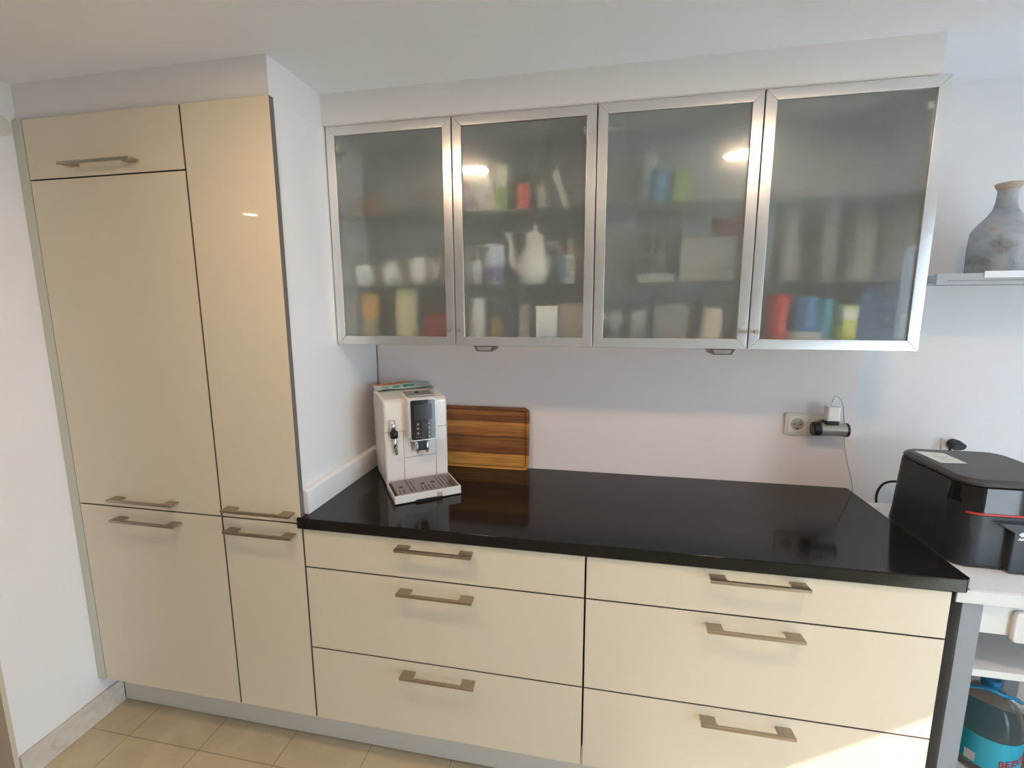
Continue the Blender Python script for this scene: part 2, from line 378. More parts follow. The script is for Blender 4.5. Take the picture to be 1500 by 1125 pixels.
def cup(name, label, cat, x, y, z, r, h, col, ha=0, grp=None, lidded=False):
    t = put(name, label, cat, x, y, z, grp)
    pr = [(r*.55, 0), (r*.62, .004), (r*.9, h*.35), (r, h*.75), (r*.97, h), (r*.90, h), (r*.86, h*.6), (r*.5, .012)]
    obj('bowl', lathe(pr, n=28), cm(col, .2), t, smooth=True)
    dx, dy = math.cos(ha), math.sin(ha)
    obj('handle', tube([(dx*r*.85, dy*r*.85, h*.30), (dx*r*1.35, dy*r*1.35, h*.38), (dx*r*1.4, dy*r*1.4, h*.7), (dx*r*.9, dy*r*.9, h*.82)], .0045), cm(col, .2), t, smooth=True)
    if lidded: obj('lid', lathe([(r*.95, h), (r*.7, h*1.15), (.008, h*1.25), (.010, h*1.35), (.003, h*1.4)], n=24), cm(col, .2), t, smooth=True)
    return t
def tumbler(label, x, y, z, r, h, col=(.70, .74, .74), grp='clear glasses in the right wall cabinet'):
    t = put('drinking_glass', label, 'glass', x, y, z, grp)
    obj('cup', lathe([(r*.8, 0), (r, h), (r*.94, h), (r*.74, .008)], n=24), mat('pale_glass', col, .1, trans=.45), t, smooth=True)
    return t
W = (.90, .90, .88)
# first door
jar('spice_jar', 'small brown spice jar on the top shelf nearest the tall cabinet', 'jar', .925, .44, ST, .020, .080, (.35, .17, .10), (.2, .12, .1), G1)
jar('spice_jar', 'small orange-brown spice jar, second from the tall cabinet on the top shelf', 'jar', .975, .46, ST, .022, .085, (.42, .22, .11), (.25, .15, .1), G1)
cup('mug', 'dull grey mug alone on the top shelf behind the first glass door', 'mug', 1.154, .44, ST, .027, .10, (.26, .25, .25), 0, G1)
cup('teacup', 'white teacup on the middle shelf nearest the tall cabinet', 'cup', .955, .40, SM_, .040, .080, W, PI, G2)
cup('sugar_bowl', 'white lidded sugar bowl between two white cups on the middle shelf', 'bowl', 1.060, .42, SM_, .038, .072, W, 0, G2, True)
cup('milk_jug', 'white milk jug on the middle shelf, third from the tall cabinet', 'jug', 1.183, .40, SM_, .041, .100, W, 0, G2)
jar('egg_cup', 'small pink cup half behind the frame of the first glass door', 'cup', 1.285, .44, SM_, .018, .066, (.62, .38, .36), None, G2)
jar('canister', 'olive canister with an orange top on the cabinet floor', 'canister', .964, .42, SB, .038, .075, (.40, .36, .24), None, G3)
jar('canister', 'bright orange canister on top of the olive one', 'canister', .964, .42, SB+.0755, .038, .094, (.75, .40, .07), (.70, .36, .06), G3, neck=.95)
jar('ribbed_canister', 'tall cream ribbed canister on the cabinet floor behind the first glass door', 'canister', 1.126, .40, SB, .047, .184, (.66, .61, .38), None, G3, ribs=6)
carton('dark_tin', 'dark grey tin behind the red tin', 'tin', 1.222, .50, SB, .09, .178, .07, (.12, .12, .12), None, grp=G3)
jar('red_tin', 'dark red round tin at the lower right of the first glass door', 'tin', 1.243, .385, SB, .043, .090, (.38, .04, .03), (.33, .035, .03), G3, neck=.98)
# second door
carton('tea_box', 'white box with pink and green spots on the top shelf under the lamp reflection', 'box', 1.404, .42, ST, .128, .128, .07, (.78, .72, .72), None, grp=G1, spots=[(-.32, .78, .015, (.55, .08, .12)), (.10, .80, .017, (.15, .42, .16)), (-.05, .30, .014, (.60, .35, .42)), (.33, .45, .013, (.5, .3, .5)), (-.33, .25, .012, (.5, .3, .5))])
carton('tea_box', 'tall white and green box beside the spotted box', 'box', 1.494, .42, ST, .044, .165, .07, (.66, .72, .56), (.30, .48, .12), (0, .55), grp=G1)
carton('packet', 'dark teal packet behind the small orange-red box', 'packet', 1.555, .50, ST, .075, .160, .03, (.07, .15, .15), grp=G1)
carton('spice_box', 'small orange-red box on the top shelf behind the second glass door', 'box', 1.572, .40, ST, .043, .093, .04, (.80, .10, .05), None, grp=G1)
jar('cream_jar', 'small cream jar on the top shelf between the orange-red box and the leaning box', 'jar', 1.632, .42, ST, .020, .093, (.70, .63, .54), (.60, .52, .42), G1)
jar('slim_bottle', 'slim blue-grey bottle at the foot of the leaning white box', 'bottle', 1.680, .45, ST, .009, .086, (.40, .48, .58), None, G1, neck=.5)
carton('slim_box', 'narrow white box leaning over to the left on the top shelf', 'box', 1.722, .40, ST+.001, .022, .135, .05, (.80, .80, .80), grp=G1, tilt=-.30)
jar('tall_bottle', 'tall pale grey bottle at the right end of the top shelf behind the second door', 'bottle', 1.768, .47, ST, .028, .228, (.42, .38, .36), None, G1, neck=.45)
cup('teacup', 'small white cup at the left end of the middle shelf behind the second glass door', 'cup', 1.394, .42, SM_, .030, .090, W, PI, G2)
t = jar('tin', 'round white tin with a purple picture band left of the coffee pot', 'tin', 1.462, .41, SM_, .037, .145, (.66, .70, .82), (.62, .66, .8), G2, neck=.97)
obj('printed_band', lathe([(.0374, .012), (.0374, .066)], n=28, cap=False), mat('purple_print', (.22, .20, .40), .4, var=.7, vscale=60), t)
t = put('coffee_pot', 'tall white porcelain coffee pot with a long spout on the middle shelf', 'coffee pot', 1.608, .42, SM_, G2)
obj('body', lathe([(.042, 0), (.046, .006), (.060, .045), (.062, .070), (.050, .105), (.038, .135), (.034, .160)], n=36), cm(W, .15), t, smooth=True)
obj('lid', lathe([(.036, .160), (.034, .172), (.020, .188), (.007, .196), (.010, .205), (.004, .212)], n=28), cm(W, .15), t, smooth=True)
obj('spout', tube([(-.050, 0, .050), (-.078, 0, .075), (-.086, 0, .125), (-.092, 0, .165), (-.105, 0, .185)], lambda s: .013-.007*s, k=6), cm(W, .15), t, smooth=True)
obj('handle', tube([(.040, .01, .140), (.075, .02, .150), (.085, .02, .100), (.058, .01, .055)], .006), cm(W, .15), t, smooth=True)
carton('milk_carton', 'white and blue carton right of the coffee pot', 'carton', 1.728, .40, SM_, .052, .100, .045, (.78, .80, .80), None, grp=G2)
obj('printed_panel', box(-.0268, -.0236, .004, -.008, .0236, .096), cm((.10, .33, .55)), [o for o in COL.objects if o.name.startswith('milk_carton')][0])
jar('cream_cap_jar', 'cream jar behind the white and blue carton', 'jar', 1.738, .48, SM_, .028, .165, (.60, .52, .46), (.66, .60, .55), G2)
jar('egg_cup', 'pinkish beige jar at the right end of the middle shelf behind the second door', 'jar', 1.778, .43, SM_, .016, .120, (.50, .40, .36), None, G2)
jar('storage_jar', 'tall white jar at the lower left of the second glass door', 'jar', 1.396, .40, SB, .034, .148, (.76, .74, .70), (.8, .79, .76), G3, neck=.93)
jar('honey_jar', 'small amber jar between the white jar and the navy packet', 'jar', 1.462, .44, SB, .020, .074, (.48, .32, .08), (.4, .3, .12), G3)
carton('packet', 'navy blue packet on the cabinet floor behind the second glass door', 'packet', 1.517, .44, SB, .034, .123, .04, (.06, .07, .20), grp=G3)
jar('salt_cylinder', 'pale grey cylinder between the navy packet and the white box', 'jar', 1.570, .43, SB, .021, .123, (.58, .55, .52), None, G3, neck=.95)
carton('white_box', 'white box with a blue stripe at the foot, close behind the second glass door', 'box', 1.660, .37, SB, .075, .118, .05, (.84, .84, .82), (.10, .42, .66), (.07, .14), grp=G3)
carton('beige_box', 'wide beige box at the lower right of the second glass door', 'box', 1.742, .43, SB, .082, .130, .07, (.56, .50, .44), grp=G3)
# third door
jar('blue_cup', 'blue beaker beside the green beaker on the top shelf behind the third door', 'cup', 2.026, .42, ST, .030, .120, (.07, .25, .40), None, G1, neck=.98)
jar('green_cup', 'green beaker right of the blue beaker on the top shelf', 'cup', 2.098, .44, ST, .033, .115, (.28, .48, .16), None, G1, neck=.98)
jar('vase', 'tall faint white vase behind the blue beaker', 'vase', 2.000, .53, ST, .028, .235, (.66, .68, .68), None, G1, neck=.6)
carton('bread_bin', 'pale grey box standing under the brown bowl on the middle shelf', 'box', 2.190, .495, SM_, .17, .150, .15, (.44, .43, .41), grp=G2)
t = put('brown_bowl', 'flat red-brown bowl on top of the pale grey box behind the third glass door', 'bowl', 2.245, .43, SM_+.1505, G2)
obj('bowl', lathe([(.025, 0), (.048, .030), (.055, .052), (.050, .052), (.020, .008)], n=28), cm((.22, .08, .06), .3), t, smooth=True)
carton('cake_tin', 'flat pale box under the dark grey pot on the middle shelf', 'box', 2.025, .46, SM_, .12, .030, .14, (.50, .49, .46), grp=G2)
cup('dark_pot', 'dark grey pot behind the third glass door on the middle shelf', 'pot', 2.030, .46, SM_+.0305, .042, .090, (.16, .17, .17), 0, G2, True)
for i, (x, l) in enumerate(((1.890, 'clear glass at the lower left corner of the third glass door'), (1.972, 'clear glass second from the left on the cabinet floor behind the third door'))):
    tumbler(l, x, .46, SB, .038, .108)
carton('grey_container', 'mid grey container between the clear glasses and the cream beaker', 'box', 2.085, .47, SB, .115, .125, .10, (.30, .31, .30), grp=G3)
jar('cream_beaker', 'cream beaker on the cabinet floor at the right of the third glass door', 'cup', 2.211, .40, SB, .035, .108, (.78, .72, .62), None, G3, neck=.98)
carton('dark_box', 'dark brown box right of the cream beaker', 'box', 2.268, .47, SB, .05, .110, .10, (.16, .13, .10), grp=G3)
# fourth door
for x, r, h, l in ((2.392, .028, .235, 'pale tall vase at the left of the middle shelf behind the fourth door'), (2.470, .028, .232, 'pale tall vase second from the left behind the fourth door'), (2.590, .034, .240, 'pale wide vase in the middle behind the fourth door')):
    jar('tall_vase', l, 'vase', x, .515, SM_, r, h, (.46, .48, .46), None, G2, neck=.9)
jar('white_pitcher', 'white pitcher at the right end of the middle shelf, nearly reaching the shelf above', 'pitcher', 2.690, .515, SM_, .042, .235, (.50, .52, .52), None, G2, neck=.8)
t = put('red_vase', 'red waisted vase at the lower left of the fourth glass door', 'vase', 2.407, .385, SB, G3)
obj('body', lathe([(.030, 0), (.034, .01), (.028, .06), (.030, .11), (.038, .150), (.033, .150), (.020, .02)], n=28), cm((.62, .045, .04), .3), t, smooth=True)
jar('white_bowl', 'shallow white bowl under the blue beaker behind the fourth door', 'bowl', 2.490, .39, SB, .050, .032, (.66, .68, .70), None, G3, neck=.99)
jar('blue_beaker', 'blue beaker standing in the shallow white bowl', 'cup', 2.488, .39, SB+.0325, .036, .112, (.06, .20, .42), None, G3, neck=.98)
jar('cyan_beaker', 'light cyan beaker between the blue beaker and the yellow box', 'cup', 2.560, .42, SB, .028, .135, (.08, .42, .58), None, G3, neck=.98)
carton('yellow_box', 'narrow yellow-green box left of the navy box', 'box', 2.606, .38, SB, .040, .116, .05, (.62, .66, .10), (.75, .74, .60), (.62, .92), grp=G3)
carton('navy_box', 'large navy blue box at the lower right of the fourth glass door', 'box', 2.686, .42, SB, .096, .168, .10, (.03, .09, .24), (.06, .15, .33), (.03, .10), grp=G3)

# ------------------------------------------------------------------ coffee machine
ang = math.radians(35.8)
t = thing('coffee_machine', 'white bean-to-cup coffee machine in the corner of the black worktop', 'coffee machine', (1.168, .134, ZW), ang)
prof = [(.152, .010), (.150, .12), (.150, .30), (.153, .325), (.165, .338), (.20, .342), (.36, .350), (.385, .347), (.397, .335), (.400, .30), (.398, .13), (.380, .045), (.355, .010)]
body = obj('body', prism(prof, 'x', 0, .238), M['machinewhite'], t, bevel=.009, seg=4)
for x in (.03, .208):
    for y in (.19, .33): obj('foot', lathe([(.012, 0), (.014, .011)], x, y, n=16), M['black'], t)
sm = box(.0015, .1488, .2205, .075, .152, .2218); box(.190, .1488, .2235, .2365, .152, .2248, sm)
box(.0665, .1488, .034, .0678, .152, .216, sm); box(.1895, .1488, .034, .1908, .152, .221, sm); box(.068, .1488, .1165, .190, .152, .1178, sm)
obj('panel_seams', sm, M['seam'], t)
hs = prism([(.118, .192), (.106, .205), (.106, .325), (.114, .343), (.128, .350), (.215, .3555), (.215, .330), (.152, .330), (.152, .192)], 'x', .080, .186)
h = obj('control_housing', hs, M['machinewhite'], t, bevel=.004, seg=3); h['label'] = 'white housing around the black control panel'
obj('top_plate', box(.082, .122, .3508, .184, .212, .3572), mat('pewter_plate', (.30, .27, .25), .35, metal=.5), t, bevel=.002)
obj('bean_knob', lathe([(.008, .357), (.007, .361)], .128, .175, n=16), M['black'], t)
fr_ = [(x, z) for x, z in rr(.133, .266, .098, .156, .010)]
obj('bezel', prism(fr_, 'y', .1035, .108), mat('satin_chrome', (.62, .61, .60), .3, metal=1), t, bevel=.0015)
pn = obj('control_panel', prism(rr(.133, .267, .092, .149, .008), 'y', .1015, .1045), M['blackgloss'], t)
obj('display', box(.100, .1008, .268, .166, .1016, .325), mat('display_glass', (.02, .022, .026), .12), pn)
for i, x in enumerate((.112, .154)):
    for z in (.252, .235, .218, .203):
        if z == .203 and i == 0: continue
        obj('button', cyl((x, .1012, z), (x, .1004, z), .0024, n=12), mat('button_print', (.75, .74, .72), .5), pn)
        obj('button_ring', loft([[(x+r*math.cos(2*PI*k/20), yy, z+r*math.sin(2*PI*k/20)) for k in range(20)] for r, yy in ((.0062, .1010), (.0068, .1006), (.0056, .1006), (.0062, .1010))], cap=False), mat('button_ring_print', (.16, .15, .15), .5), pn)
tx = text_bm('DeLonghi', .0088); obj('lettering', move(tx, Matrix.Translation((.2125, .1496, .322))), M['steel'], t)
tx = text_bm('milk  menu', .0042); obj('lettering', move(tx, Matrix.Translation((.112, .1010, .203))), mat('panel_print', (.6, .6, .58), .5), pn)
sp = box(.113, .112, .148, .147, .150, .196)
sp = obj('spout', sp, M['black'], t, bevel=.002)
for x in (.112, .148):
    obj('nozzle', loft([circ(x, .124, .196, .0085, 20), circ(x, .124, .152, .0085, 20), circ(x, .124, .138, .0065, 20)]), M['chrome'], sp, smooth=True)
wn = cyl((.028, .139, .268), (.029, .139, .224), .0105); cyl((.030, .139, .226), (.037, .138, .137), .0075, wn)
wn = obj('steam_wand', wn, M['chrome'], t, smooth=True)
kb = loft([circ(.031, .136, z, r, 20) for z, r in ((.200, .010), (.203, .0145), (.224, .0145), (.228, .010))]); obj('grip', kb, M['black'], wn, smooth=True)
# drip tray
tr = prism([(0, .004), (.238, .004), (.238, .033), (0, .033)], 'y', 0, .004); box(0, .004, .004, .004, .155, .026, tr); box(.234, .004, .004, .238, .155, .033, tr); box(.004, .004, .004, .234, .155, .008, tr)
tray = obj('drip_tray', tr, M['machinewhite'], t, bevel=.001)
obj('tray_well', box(.0045, .0045, .0082, .2335, .150, .024), M['black'], tray)
obj('tray_lip', box(.071, -.004, .001, .167, .003, .009), M['black'], tray)
obj('tray_catch', box(.149, -.003, .003, .167, .001, .022), mat('grey_catch', (.42, .38, .35), .4), tray)
gr = obj('grille', box(.012, .006, .0245, .228, .146, .0325), mat('grille_steel', (.32, .28, .255), .42, metal=.9), tray, bevel=.0015)
sl = bmesh.new()
for i in range(15):
    x = .024+i*.0136
    if i in (2, 5, 10): continue
    y1 = .128 if i not in (6, 7, 8, 9) else .062
    box(x-.0018, .018, .0322, x+.0018, y1 if i not in (0, 1) else .050, .0329, sl)
obj('slots', sl, M['black'], gr)
for x, y in ((.036, .078), (.117, .083), (.155, .083)): obj('hole', lathe([(.0085, .0322), (.0085, .0331)], x, y, n=20), M['black'], gr)

lf = bmesh.new()
n = 16
for i in range(n):
    for j in range(6):
        def P(a, b):
            u, v = a/n, b/6; return (.235*u-.002, .292+.10*v+.012*math.sin(u*3), .3535+.006*v*v+.012*max(0, v-.7)+.0022*math.sin(u*9+v*3))
        f = lf.faces.new([lf.verts.new(P(a, b)) for a, b in ((i, j), (i+1, j), (i+1, j+1), (i, j+1))])
        f.material_index = 1 if j == 5 and i < 11 else (2 if (j in (2, 3) and i in (2, 3, 5, 6, 8, 9, 10)) else (3 if (j == 5 or (j == 0 and i > 1)) else 0))
bmesh.ops.remove_doubles(lf, verts=lf.verts, dist=1e-5); bmesh.ops.recalc_face_normals(lf, faces=lf.faces)
l = obj('leaflet', lf, [mat('film_clear', (.70, .72, .68), .3), mat('film_orange', (.72, .20, .05), .35), mat('film_teal', (.02, .36, .36), .35), mat('film_pale_teal', (.30, .60, .56), .35)])
so = l.modifiers.new('thick', 'SOLIDIFY'); so.thickness = .0006; so.offset = 1
l.location = (1.168, .134, ZW); l.rotation_euler = (0, 0, ang)
tag(l, 'teal and orange printed film lying on top of the coffee machine', 'leaflet')

# ------------------------------------------------------------------ cutting board
cb = prism(rr(.2, .131, .40, .262, .024), 'y', .004, .018)
o = obj('cutting_board', cb, M['wood'], bevel=.002, seg=2)
o.location = (1.168, .555, ZW+.0008); o.rotation_euler = (math.radians(-3.4), 0, 0)
tag(o, 'striped acacia wood serving board leaning on the wall behind the coffee machine', 'cutting board')
out, inn = rr(.2, .131, .40, .262, .024, 8), rr(.2, .131, .376, .238, .016, 8)
bm = bmesh.new(); R = [[bm.verts.new((x, y, z)) for x, z in ring] for ring, y in ((out, .006), (out, -.003), (inn, -.003), (inn, .005))]
for a, b in zip(R, R[1:]):
    for i in range(len(a)): bm.faces.new((a[i], a[(i+1) % len(a)], b[(i+1) % len(a)], b[i])).material_index = 1 if a is R[2] else 0
bmesh.ops.recalc_face_normals(bm, faces=bm.faces); obj('rim', bm, [M['wood'], mat('rim_step_shade', (.07, .03, .012), .6)], o, bevel=.001)['label'] = 'raised rim of the board'  # dark inner wall paints the shadow of the rim's step

# ------------------------------------------------------------------ wall sockets and what is plugged in
t = thing('wall_socket', 'white double wall socket above the right end of the worktop', 'socket', (2.612, YB, 1.1505))
obj('faceplate', prism(rr(0, 0, .156, .086, .010), 'y', -.009, 0), mat('socket_plate', (.70, .66, .60), .35), t, bevel=.003, seg=3)
for x in (-.0365, .0365):
    ins = obj('insert', prism(rr(x, 0, .062, .066, .003), 'y', -.0115, -.008), mat('socket_insert', (.76, .73, .68), .35), t, bevel=.001)
    rg = loft([[(x+r*math.cos(2*PI*k/32), y, r*math.sin(2*PI*k/32)) for k in range(32)] for r, y in ((.0235, -.0117), (.0215, -.0132), (.0195, -.0117))], cap=False)
    obj('rim', rg, mat('socket_rim', (.55, .52, .47), .3), ins, smooth=True)
    obj('well', cyl((x, -.0116, 0), (x, -.0121, 0), .0195, n=28), mat('socket_well', (.42, .39, .34), .5), ins)
    for dx in (-.0095, .0095): obj('pin_hole', cyl((x+dx, -.0121, 0), (x+dx, -.0126, 0), .0028, n=12), M['black'], ins)
    for dz in (-.0165, .0165): obj('earth_clip', box(x-.004, -.0135, dz-.002, x+.004, -.0121, dz+.002), M['black'] if dz < 0 else M['steel'], ins)
t = thing('travel_adapter', 'grey cylinder plug adapter with black ends on the right wall socket', 'adapter', (2.664, YB, 1.145))
obj('body', cyl((-.030, -.050, 0), (.052, -.050, 0), .0235, n=36), mat('adapter_grey', (.36, .34, .31), .3, metal=.4), t, smooth=False)
for a, b in ((-.052, -.030), (.052, .060)):
    e = cyl((a, -.050, 0), (b, -.050, 0), .0250, n=36); obj('end_cap', e, M['black'], t)
obj('socket_well', cyl((-.0530, -.050, 0), (-.0515, -.050, 0), .017, n=24), M['blackgloss'], t)
obj('plug_base', cyl((-.015, -.032, 0), (-.015, -.0128, 0), .019, n=24), M['black'], t)
obj('top_socket', prism(rr(.004, -.048, .046, .040, .008), 'z', .020, .032), M['black'], t, bevel=.002)
t = thing('usb_charger', 'white square phone charger standing in the top of the grey adapter', 'charger', (2.671, YB-.048, 1.1775))
obj('block', prism(rr(0, 0, .042, .034, .007), 'z', 0, .052), M['whiteplastic'], t, bevel=.003, seg=3)
cb_ = tube([(2.668, .546, 1.228), (2.668, .546, 1.246), (2.674, .548, 1.264), (2.690, .552, 1.262), (2.708, .558, 1.235), (2.723, .574, 1.19), (2.733, .581, 1.135), (2.741, .582, 1.07), (2.757, .578, 1.00), (2.779, .582, .93), (2.788, .583, .85), (2.790, .583, .70)], .0017)
o = obj('charging_cable', cb_, mat('cable_grey', (.50, .48, .45), .5), smooth=True); tag(o, 'thin pale charging cable from the white charger down past the worktop edge', 'cable')
obj('cable_plug', cyl((2.668, .546, 1.2297), (2.668, .546, 1.243), .0036, n=12), M['whiteplastic'], o)

# ------------------------------------------------------------------ kitchen cart
CZ = .880
t = thing('kitchen_cart', 'white table with grey legs, a drawer and shelves right of the drawer units', 'kitchen cart')
CW = mat('cart_white', (.80, .79, .775), .45); CG = mat('cart_leg_grey', (.29, .31, .34), .4)
obj('top', box(2.737+.035, .002, CZ-.032, 3.40, .545, CZ), CW, t, bevel=.002)
obj('top_edge', box(2.741, -.004, CZ-.034, 3.40, .0015, CZ-.0005), CW, t, bevel=.001) 
for x, y in ((2.762, .005), (3.335, .005), (2.780, .498), (3.285, .498)):
    obj('leg', box(x, y, 0, x+.045, y+.045 if y < .1 else .543, CZ-.034), CG, t, bevel=.001)['label'] = 'grey square leg'
dr = obj('drawer', box(2.812, .012, .760, 3.33, .030, CZ-.036), CW, t, bevel=.001)
obj('pull_panel', prism([(x, z) for x, z in rr(3.03, .790, .31, .085, .012)], 'y', .000, .012), CW, dr, bevel=.004, seg=3)
obj('side_rail', box(2.782, .052, .760, 2.80, .523, CZ-.034), CG, t)
for z0, z1 in ((.628, .648), (.150, .168)):
    obj('shelf', box(2.8085, .022, z0, 3.334, .523, z1), CW if z0 > .4 else mat('brown_shelf', (.24, .15, .09), .5), t, bevel=.001)

# water bottle on the lower shelf
BX, BY, BZ_, BR = 3.012, .205, .1685, .082
t = thing('water_bottle', 'big clear water bottle with a blue label under the white table', 'bottle', (BX, BY, BZ_))
PET = mat('clear_bottle', (.72, .77, .76), .03, trans=.92, ior=1.25)
pr = [(BR*.85, 0), (BR, .012), (BR*.97, .03), (BR, .05), (BR*.97, .07), (BR, .085), (BR, .18), (BR*.98, .20), (BR*.93, .225), (BR*.80, .252), (BR*.60, .275), (BR*.38, .290), (.020, .296), (.020, .303)]
b = obj('bottle', lathe(pr, n=48), PET, t, smooth=True)
obj('label', lathe([(BR+.0012, .085), (BR+.0012, .180)], n=48, cap=False), mat('blue_label', (.03, .42, .58), .35), t, smooth=True)['label'] = 'blue wrap label'
def wrap(p):
    a = -PI/2+.42+p.x/(BR+.003); r = BR+.0028+(-p.y)
    return Vector((r*math.cos(a), r*math.sin(a), .125+p.z+p.x*.25))
obj('lettering', text_bm('BEZOYA', .027, wrap), mat('label_red', (.62, .05, .07), .4), t)
def wrap2(p):
    a = -PI/2-.9+p.x/(BR+.003); r = BR+.0024+(-p.y)
    return Vector((r*math.cos(a), r*math.sin(a), .105+p.z))
q = box(-.012, -.0004, -.014, .012, .0004, .014)
for v in q.verts: v.co = wrap2(v.co)
obj('printed_panel', q, mat('label_white', (.7, .72, .74), .4), t)
obj('cap', lathe([(.022, .300), (.023, .304), (.023, .320), (.020, .324)], n=32), mat('cap_blue', (.02, .20, .42), .35), t, smooth=False)
obj('carry_handle', tube([(-.068, .004, .285), (-.030, -.024, .306), (0, -.034, .300), (.040, -.030, .288), (.075, -.010, .262)], .0055, k=6), mat('handle_blue', (.02, .26, .50), .35), t, smooth=True)
# ------------------------------------------------------------------ air fryer
AX, AY, AW, AD = 2.952, .270, .286, .304
t = thing('air_fryer', 'black air fryer with a red line on the white table', 'air fryer', (AX, AY, CZ))
AB = mat('fryer_black', (.020, .021, .025), .38); AG = mat('fryer_slate', (.045, .052, .062), .38)
obj('body', loft([rrz(0, 0, w, d, r, z, 8) for w, d, r, z in ((AW+.016, AD+.004, .046, .004), (AW+.022, AD+.008, .048, .010), (AW+.016, AD+.004, .050, .05), (AW, AD, .054, .215), (AW-.004, AD-.004, .052, .226))]), AB, t, bevel=.002)
for x, y in ((-.09, -.09), (.09, -.09), (-.09, .09), (.09, .09)): obj('foot', lathe([(.012, 0), (.013, .006)], x, y, n=16), M['black'], t)
obj('lid', loft([rrz(0, 0, w, d, r, z, 10) for w, d, r, z in ((AW-.016, AD-.016, .048, .2255), (AW-.006, AD-.006, .051, .229), (AW-.004, AD-.004, .052, .236), (AW-.016, AD-.016, .048, .243), (AW-.030, AD-.030, .042, .246), (AW-.038, AD-.038, .040, .2445), (AW-.10, AD-.10, .035, .247))]), mat('fryer_lid', (.055, .050, .050), .42), t, bevel=.001)
def curved(z0, z1, off, th, x0, x1, yb=-.04):
    """panel that follows the front outline of the fryer"""
    P = [p for p in rr(0, 0, AW, AD, .054, 24)]; P = [p for p in P if p[1] < yb and x0 <= p[0] <= x1]
    P.sort(key=lambda p: (math.atan2(p[0], -p[1])))
    def o_(p, d):
        cx = max(-AW/2+.054, min(AW/2-.054, p[0])); cy = max(-AD/2+.054, min(AD/2-.054, p[1]))
        n_ = Vector((p[0]-cx, p[1]-cy)).normalized(); return (p[0]+n_.x*d, p[1]+n_.y*d)
    poly = [o_(p, off) for p in P]+[o_(p, off+th) for p in reversed(P)]
    return prism(poly, 'z', z0, z1)
obj('window', curved(.158, .226, -.001, .003, -.15, .15, -.075), M['blackgloss'], t)['label'] = 'glossy black front window'
obj('red_line', curved(.152, .157, -.001, .0042, -.125, .125, -.09), mat('fryer_red', (.62, .04, .03), .35), t)['label'] = 'thin red trim line'
bk = obj('basket_drawer', curved(.012, .150, -.002, .006, -.118, .118, -.08), AG, t)
hd = prism([(-.033, .006), (-.033, .116), (-.072, .140), (.076, .140), (.037, .116), (.037, .006)], 'y', -AD/2-.022, -AD/2-.003)
hd = obj('handle', hd, AG, bk, bevel=.003, seg=2)
em = bmesh.new()
for poly in ([(-.008, .100), (0, .107), (.008, .100), (0, .093)], [(-.008, .083), (-.005, .092), (0, .088), (.005, .092), (.008, .083), (.003, .085), (0, .083), (-.003, .085)]):
    prism([(x-.016, z+.014) for x, z in poly], 'y', -AD/2-.0228, -AD/2-.0218, em)
obj('emblem', em, mat('emblem_white', (.78, .82, .84), .4), hd)
o = obj('paper_label', prism([(2.838, .376), (2.912, .366), (2.912, .268), (2.840, .262)], 'z', CZ+.2465, CZ+.2472), mat('paper_white', (.74, .72, .68), .6))
tag(o, 'white printed paper label lying on the lid of the air fryer', 'label')
sm = bmesh.new()
for i, (a, b_) in enumerate(((.30, .012), (.315, .034), (.33, .026), (.345, .038), (.36, .02))): box(2.862, a-.02, CZ+.2472, 2.862+b_, a-.016, CZ+.24735, sm)
obj('print', sm, mat('print_grey', (.40, .38, .36), .6), o)
t = thing('power_plug', 'black power plug in the wall behind the air fryer', 'plug', (3.085, .600, 1.100))
obj('socket_plate', prism(rr(0, -.012, .060, .060, .008), 'y', -.006, 0), M['wall'], t, bevel=.002)
obj('plug_body', loft([[(.019*math.cos(2*PI*k/24), y, .019*s*math.sin(2*PI*k/24)) for k in range(24)] for y, s in ((-.009, 1), (-.030, 1), (-.045, .7))]), M['black'], t)
obj('cord_stub', tube([(-.010, -.036, .005), (-.022, -.045, .012), (-.030, -.045, -.01), (-.028, -.045, -.06)], .004), M['black'], t, smooth=True)
o = obj('power_cable', tube([(2.876, .565, .78), (2.862, .565, .84), (2.850, .560, .90), (2.858, .550, .945), (2.875, .525, .97), (2.895, .465, .99), (2.905, .435, 1.0)], .0042), M['black'], smooth=True)
tag(o, 'black power cable rising from behind the worktop edge to the air fryer', 'cable')

# ------------------------------------------------------------------ wall shelf and vase
t = shelf_t = thing('wall_shelf', 'silver-grey wall shelf right of the wall cabinets', 'shelf', (0, 0, 0))
SG = mat('shelf_silver', (.40, .415, .42), .45, metal=.0)
obj('board', box(2.830, .365, 1.652, 3.75, .600, 1.676), SG, t, bevel=.001)
obj('front_rail', box(2.822, .352, 1.646, 3.76, .3645, 1.679), SG, t, bevel=.001)
obj('rail_groove', box(2.850, .3512, 1.656, 3.75, .3522, 1.660), mat('shelf_groove', (.28, .30, .33), .5), t)
vx, vy, vz = 3.046, .462, 1.6765
pr = [(.056, 0), (.071, .002), (.073, .010), (.074, .085), (.071, .135), (.058, .156), (.040, .178), (.0285, .198), (.0240, .222), (.0232, .256), (.0270, .266), (.031, .270), (.028, .2735), (.018, .262), (.016, .20)]
o = tag(obj('vase', lathe(pr, n=48), M['vase'], smooth=True), 'bottle-shaped weathered grey vase on the wall shelf', 'vase'); o.location = (vx, vy, vz)
obj('rim', loft([circ(0, 0, z, r, 32) for r, z in ((.0240, .254), (.0285, .262), (.0318, .268), (.0318, .2725), (.027, .2745))]), mat('vase_rim', (.48, .40, .32), .6), o, smooth=True)
obj('white_insert', box(2.940, .3492, 1.6655, 3.70, .3511, 1.6845), mat('insert_white', (.82, .83, .86), .4), shelf_t)['label'] = 'white insert in the shelf front'

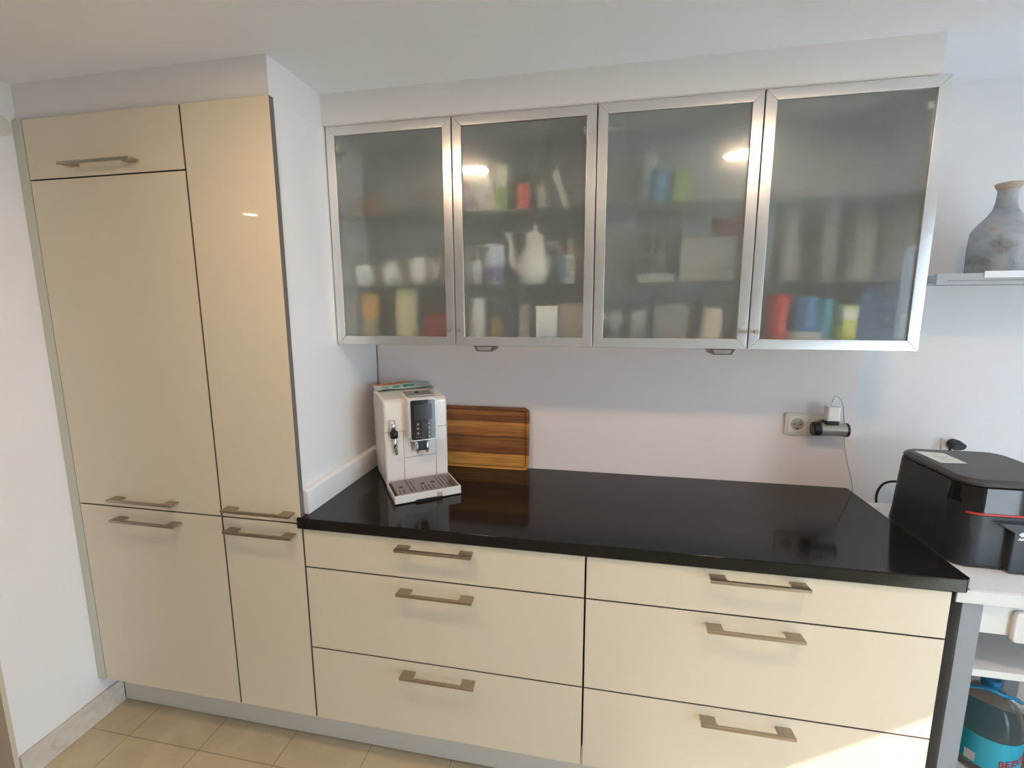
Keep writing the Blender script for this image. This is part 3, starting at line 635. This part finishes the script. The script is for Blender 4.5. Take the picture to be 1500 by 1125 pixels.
# ------------------------------------------------------------------ ceiling lamps
def lamp(x, y, label, R=.083):
    t = thing('ceiling_lamp', label, 'lamp', (x, y, ZC), 0, 'round recessed ceiling lamps')
    obj('ring', lathe([(R+.012, 0), (R+.011, -.004), (R+.001, -.005), (R+.001, 0)], n=40, cap=False), M['whiteplastic'], t)
    d = mat('lamp_diffuser', (.9, .9, .9), .5, emit=(1, .74, .50), es=78)
    obj('diffuser', loft([circ(0, 0, -.001, R, 40), circ(0, 0, -.004, R, 40)]), d, t)
lamp(1.170, -.625, 'round white recessed lamp mirrored in the second glass door')
lamp(2.490, -.640, 'round white recessed lamp mirrored in the third glass door')
lamp(-.790, -1.965, 'round white recessed lamp beyond the end of the left wall', .05)

# ------------------------------------------------------------------ daylight
sc = bpy.context.scene
w = bpy.data.worlds.new('world'); sc.world = w; w.use_nodes = True
bg = w.node_tree.nodes['Background']; bg.inputs['Color'].default_value = (.66, .84, 1, 1); bg.inputs['Strength'].default_value = 10.5
s = bpy.data.lights.new('sun', 'SUN'); s.energy = 3.4; s.angle = math.radians(.6); s.color = (1, .95, .88)
so = bpy.data.objects.new('sun', s); COL.objects.link(so)
so.rotation_euler = Vector((-1, .95, -.69)).to_track_quat('-Z', 'Y').to_euler(); so.location = (6, -4, 4)
pl = bpy.data.lights.new('door_daylight', 'AREA'); pl.shape = 'RECTANGLE'; pl.size = .85; pl.size_y = 1.3; pl.cycles.is_portal = True
po = bpy.data.objects.new('door_daylight', pl); COL.objects.link(po); po.location = (XR+.02, (DY0+DY1)/2, .67); po.rotation_euler = (PI/2, 0, PI/2)

# ------------------------------------------------------------------ camera
F, PX, PY = 671.895, -3.4934, -9.1784
pitch, yaw, roll = -.1518, -.1912, -.0038
cp, sp_, cy_, sy_ = math.cos(pitch), math.sin(pitch), math.cos(yaw), math.sin(yaw)
f = Vector((sy_*cp, cy_*cp, sp_)); r = Vector((cy_, -sy_, 0)); u = r.cross(f)
cr, sr = math.cos(roll), math.sin(roll); r, u = r*cr+u*sr, -r*sr+u*cr
cam = bpy.data.cameras.new('camera'); co = bpy.data.objects.new('camera', cam); COL.objects.link(co)
co.matrix_world = Matrix(((r.x, u.x, -f.x, 1.8388), (r.y, u.y, -f.y, -1.2553), (r.z, u.z, -f.z, 1.5844), (0, 0, 0, 1)))
cam.sensor_width = 36; cam.lens = F/1500*36; cam.shift_x = -PX/1500; cam.shift_y = PY/1500; cam.clip_start = .02
sc.camera = co
sc.view_settings.view_transform = 'Standard'; sc.view_settings.look = 'None'; sc.view_settings.exposure = .47; sc.view_settings.gamma = 1
sc.view_settings.use_curve_mapping = False
sc.cycles.use_denoising = True; sc.cycles.caustics_reflective = True; sc.cycles.caustics_refractive = True; sc.cycles.max_bounces = 10; sc.cycles.diffuse_bounces = 5; sc.cycles.glossy_bounces = 5; sc.cycles.transmission_bounces = 8
sc.cycles.sample_clamp_indirect = 50; sc.cycles.blur_glossy = .1
